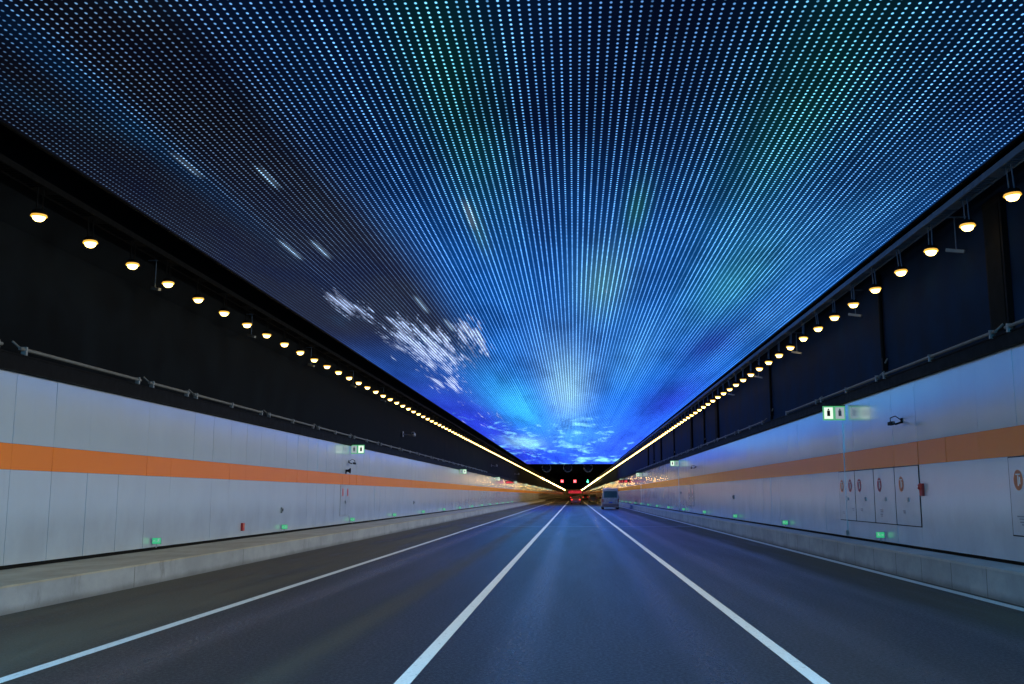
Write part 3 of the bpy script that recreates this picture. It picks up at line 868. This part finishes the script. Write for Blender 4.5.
# ================================================================== red message boards near the walls
def message_board(loc, wd, h, rows, label):
    root = empty('message_board', loc)
    MB().box(-wd/2, wd/2, 0, 0.16, 0, h, ch=0.01).build('case', M['black'], root)
    m = MB(); st = 0.11
    for r_ in range(rows):
        z0 = h * (r_ + 0.5) / rows
        x = -wd/2 + 0.12
        while x < wd/2 - 0.12:
            if random.random() < 0.75:
                m.box(x, x + st * 0.7, -0.012, -0.001, z0 - h / rows * 0.32, z0 + h / rows * random.uniform(0.05, 0.32))
            x += st
    m.build('lit_rows', M['vms_red'], root)
    MB().box(-0.04, 0.04, 0.05, 0.11, h, h + 0.3).build('bracket', M['black'], root)
    tag(root, label, 'message board')
    return root
message_board((XL + 0.68, 139.0, 3.20), 1.15, 0.38, 1, 'red lit message board beside the left wall far down the tunnel')
message_board((XR - 0.95, 128.0, 3.18), 1.6, 0.40, 1, 'red lit message board beside the right wall far down the tunnel')
message_board((0.4, 900.0, 3.0), 12.0, 2.8, 2, 'wide red lit board over the road at the far end of the tunnel')

# ================================================================== jet fans under the roof beyond the screen
fan = empty('jet_fan')
MB().lathe([(0.70, -1.9), (0.76, -1.95), (0.78, -1.5), (0.78, 1.5), (0.76, 1.95), (0.70, 1.9)], axis='y', n=28).build('casing', M['tray'], fan)
MB().lathe([(0.69, -1.88), (0.64, -1.3), (0.64, 1.3), (0.69, 1.88)], axis='y', n=28).build('liner', M['black'], fan)
rt = MB(); rt.lathe([(0.001, -0.85), (0.13, -0.75), (0.2, -0.5), (0.2, 0.4), (0.02, 0.8)], axis='y', n=14); rt.build('hub', M['grey'], fan)
bl = MB()
for k in range(10):
    bl.box(0.2, 0.62, -0.02, 0.02, -0.09, 0.09, Matrix.Rotation(2*math.pi*k/10, 4, 'Y') @ Matrix.Rotation(R(35), 4, 'X') @ Matrix.Translation((0, 0, 0)))
bl.build('blades', M['grey'], fan)
hg = MB()
for sx_ in (-0.6, 0.6):
    for sy in (-1.3, 1.3): hg.box(sx_ - 0.03, sx_ + 0.03, sy - 0.03, sy + 0.03, 0.48, 0.95)
hg.build('hangers', M['black'], fan)
for i, (x_, ww) in enumerate(((-4.9, 'left'), (-1.15, 'middle'), (2.45, 'right'))):
    o = fan if i == 0 else copy_tree(fan)
    o.location = (x_, 179.0, 6.43)
    tag(o, '%s one of the three round jet fans under the roof beyond the screen' % ww, 'jet fan', 'jet fans beyond the screen')

# ================================================================== lane signals
def lane_signal(x, sig, label):
    root = empty('lane_signal', (x, 286.0, 5.5))
    MB().box(-0.5, 0.5, 0, 0.2, -0.5, 0.5, ch=0.02).build('case', M['black'], root)
    m = MB()
    if sig == 'x':
        for a_ in (45, -45): m.box(-0.46, 0.46, -0.02 - (0.006 if a_ > 0 else 0), -0.002, -0.10, 0.10, Matrix.Rotation(R(a_), 4, 'Y'))
        m.build('red_cross', M['sig_red'], root)
    else:
        m.box(-0.09, 0.09, -0.02, -0.002, -0.1, 0.42)
        m.add([(-0.36, -0.02, -0.08), (0.36, -0.02, -0.08), (0, -0.02, -0.44), (-0.36, -0.002, -0.08), (0.36, -0.002, -0.08), (0, -0.002, -0.44)], [(0,2,1),(3,4,5),(0,1,4,3),(1,2,5,4),(2,0,3,5)])
        m.build('green_arrow', M['sig_green'], root)
    h = MB()
    for sx_ in (-0.35, 0.35): h.tube((sx_, 0.1, 0.5), (sx_, 0.1, 1.9), 0.03, 6)
    h.build('hanger', M['black'], root)
    tag(root, label, 'lane signal', 'lane signals over the road')
lane_signal(-3.45, 'x', 'left one of the two red lane signals hanging over the road')
lane_signal(0.15, 'x', 'red lane signal over the middle lane beside the green one')
lane_signal(3.75, 'g', 'green lane signal hanging over the right lane')

# ================================================================== vehicles
def loft(mb, secs, smooth=True):
    n = len(secs[0]); P = [p for s_ in secs for p in s_]; fs = []
    for j in range(len(secs) - 1):
        for k in range(n):
            a = j * n + k; b = j * n + (k + 1) % n
            fs.append((a, a + n, b + n, b))
    fs.append(tuple(range(n))); fs.append(tuple(range(len(P) - 1, len(P) - n - 1, -1)))
    mb.add(P, fs, smooth)
def vehicle(name, loc, W_, L_, Hh, paint, kind, tail_mat, label, cat, bright=False):
    root = empty(name, loc)
    tag(root, label, cat)
    g_ = 0.22 if kind == 'van' else 0.18
    hw = W_ / 2
    belt = 0.50 * Hh if kind == 'van' else 0.58 * Hh
    # (y, z_top, roof half width, belt z) from the rear (y = 0) to the nose
    if kind == 'van': prof = [(0.0, 0.93, 0.86), (0.10, 0.985, 0.88), (0.9, 1.0, 0.89), (3.3, 0.985, 0.88), (3.9, 0.90, 0.85), (4.45, 0.60, 0.88), (L_ - .12, 0.46, 0.84), (L_, 0.38, 0.78)]
    elif kind == 'suv': prof = [(0.0, 0.70, 0.80), (0.12, 0.90, 0.80), (0.5, 1.0, 0.80), (2.2, 1.0, 0.80), (3.0, 0.80, 0.78), (3.5, 0.62, 0.84), (L_ - .1, 0.54, 0.80), (L_, 0.42, 0.72)]
    else: prof = [(0.0, 0.60, 0.84), (0.25, 0.66, 0.84), (0.75, 0.72, 0.80), (1.4, 0.97, 0.74), (2.4, 1.0, 0.74), (3.3, 0.72, 0.78), (4.1, 0.64, 0.82), (L_, 0.45, 0.72)]
    secs = []
    for (y_, zt, rw) in prof:
        zt *= Hh; b_ = min(belt, zt - 0.06); lowi = 0.06 if 0 < y_ < L_ else 0.10
        rr = hw * rw if zt > belt + 0.15 else hw * 0.92
        secs.append([(-hw + lowi, y_, g_), (-hw, y_, g_ + 0.18), (-hw, y_, b_), (-rr, y_, zt - 0.08), (-rr + 0.12, y_, zt), (rr - 0.12, y_, zt), (rr, y_, zt - 0.08), (hw, y_, b_), (hw, y_, g_ + 0.18), (hw - lowi, y_, g_)])
    m = MB(); loft(m, secs, False); body = m.build('body', paint, root)
    # rear window and side glass
    if kind == 'van':
        MB().box(-hw * 0.78, hw * 0.78, -0.014, 0.03, belt + 0.12, 0.86 * Hh, ch=0.006).build('rear_window', M['glass'], root)
        for sg in (-1, 1):
            gm = MB()
            for (a, b) in ((0.5, 1.5), (1.6, 2.5), (2.6, 3.5)):
                x0 = sg * (hw - 0.018); x1 = sg * (hw * 0.905)
                gm.add([(x0 + sg * .012, a, belt + 0.08), (x0 + sg * .012, b, belt + 0.08), (x1 + sg * .012, b, Hh * .9), (x1 + sg * .012, a, Hh * .9)], [(0, 1, 2, 3)])
            gm.build('side_window', M['glass'], root)
        MB().box(-hw * 0.5, hw * 0.5, -0.03, 0.0, Hh * 0.935, Hh * 0.975).build('rear_spoiler', paint, root)
        MB().box(-hw * 0.97, hw * 0.97, -0.11, 0.06, 0.34, 0.66, ch=0.03).build('rear_bumper', M['bumper'], root)
        tz0, tz1 = 0.80, 1.22
    else:
        zb = (0.70 if kind == 'suv' else 0.72) * Hh
        ya, yb_ = ((0.01, 0.115) if kind == 'suv' else (0.80, 1.35))
        za, zb2 = ((0.66 * Hh, 0.885 * Hh) if kind == 'suv' else (0.745 * Hh, 0.945 * Hh))
        m = MB(); m.add([(-hw * .72, ya - 0.02, za), (hw * .72, ya - 0.02, za), (hw * .66, yb_ - 0.02, zb2), (-hw * .66, yb_ - 0.02, zb2)], [(0, 1, 2, 3)])
        m.build('rear_window', M['glass'], root)
        MB().box(-hw * 0.95, hw * 0.95, -0.09, 0.06, 0.28, 0.52, ch=0.03).build('rear_bumper', M['bumper'] if kind == 'suv' else paint, root)
        tz0, tz1 = (0.48 * Hh, 0.62 * Hh)
    for sg in (-1, 1):
        wd_ = 0.13 if kind == 'van' else 0.30
        MB().box(*sorted((sg * (hw - 0.02), sg * (hw - 0.02 - wd_))), -0.025, 0.04, tz0, tz1, ch=0.008).build('tail_light', tail_mat, root)
        MB().box(*sorted((sg * (hw + 0.02), sg * (hw + 0.20))), L_ * 0.70, L_ * 0.70 + 0.08, belt + 0.02, belt + 0.2, ch=0.01).build('mirror', M['black'], root)
    pl_ = MB().box(-0.22, 0.22, -0.125 if kind == 'van' else -0.102, -0.09, 0.72 if kind == 'van' else 0.36, 0.86 if kind == 'van' else 0.48)
    pl_.build('number_plate', M['plate'], root)
    for yy in (0.85, L_ - 0.95):
        for sg in (-1, 1):
            c = (sg * (hw - 0.12), yy, 0.34)
            tw = MB().lathe([(0.20, -0.11), (0.33, -0.11), (0.34, -0.08), (0.34, 0.08), (0.33, 0.11), (0.20, 0.11)], c, 'x', 18).build('wheel', M['tyre'], root)
            MB().lathe([(0.001, sg * 0.09), (0.20, sg * 0.105)], c, 'x', 12).build('rim', M['steel'], tw)
    return root
vehicle('van', (4.17, 118.0, 0), 1.95, 5.2, 2.45, M['silver'], 'van', M['tail_off'], 'silver grey van driving away in the right lane, nearest of the vehicles', 'van')
vehicle('car', (0.22, 184.0, 0), 1.78, 4.5, 1.48, M['maroon'], 'sedan', M['tail'], 'small maroon car in the middle lane with red tail lights on', 'car')
vehicle('car', (4.35, 240.0, 0), 1.86, 4.6, 1.72, M['darkcar'], 'suv', M['tail_off'], 'dark green car far ahead in the right lane beyond the van', 'car')
vehicle('car', (3.6, 330.0, 0), 1.86, 4.6, 1.72, M['darkcar'], 'suv', M['tail'], 'tiny dark car farthest ahead in the right lane with red tail lights', 'car')
vehicle('car', (-0.4, 300.0, 0), 1.86, 4.6, 1.75, M['maroon'], 'suv', M['tail'], 'tiny far car in the middle lane ahead of the maroon one, brake lights on', 'car')
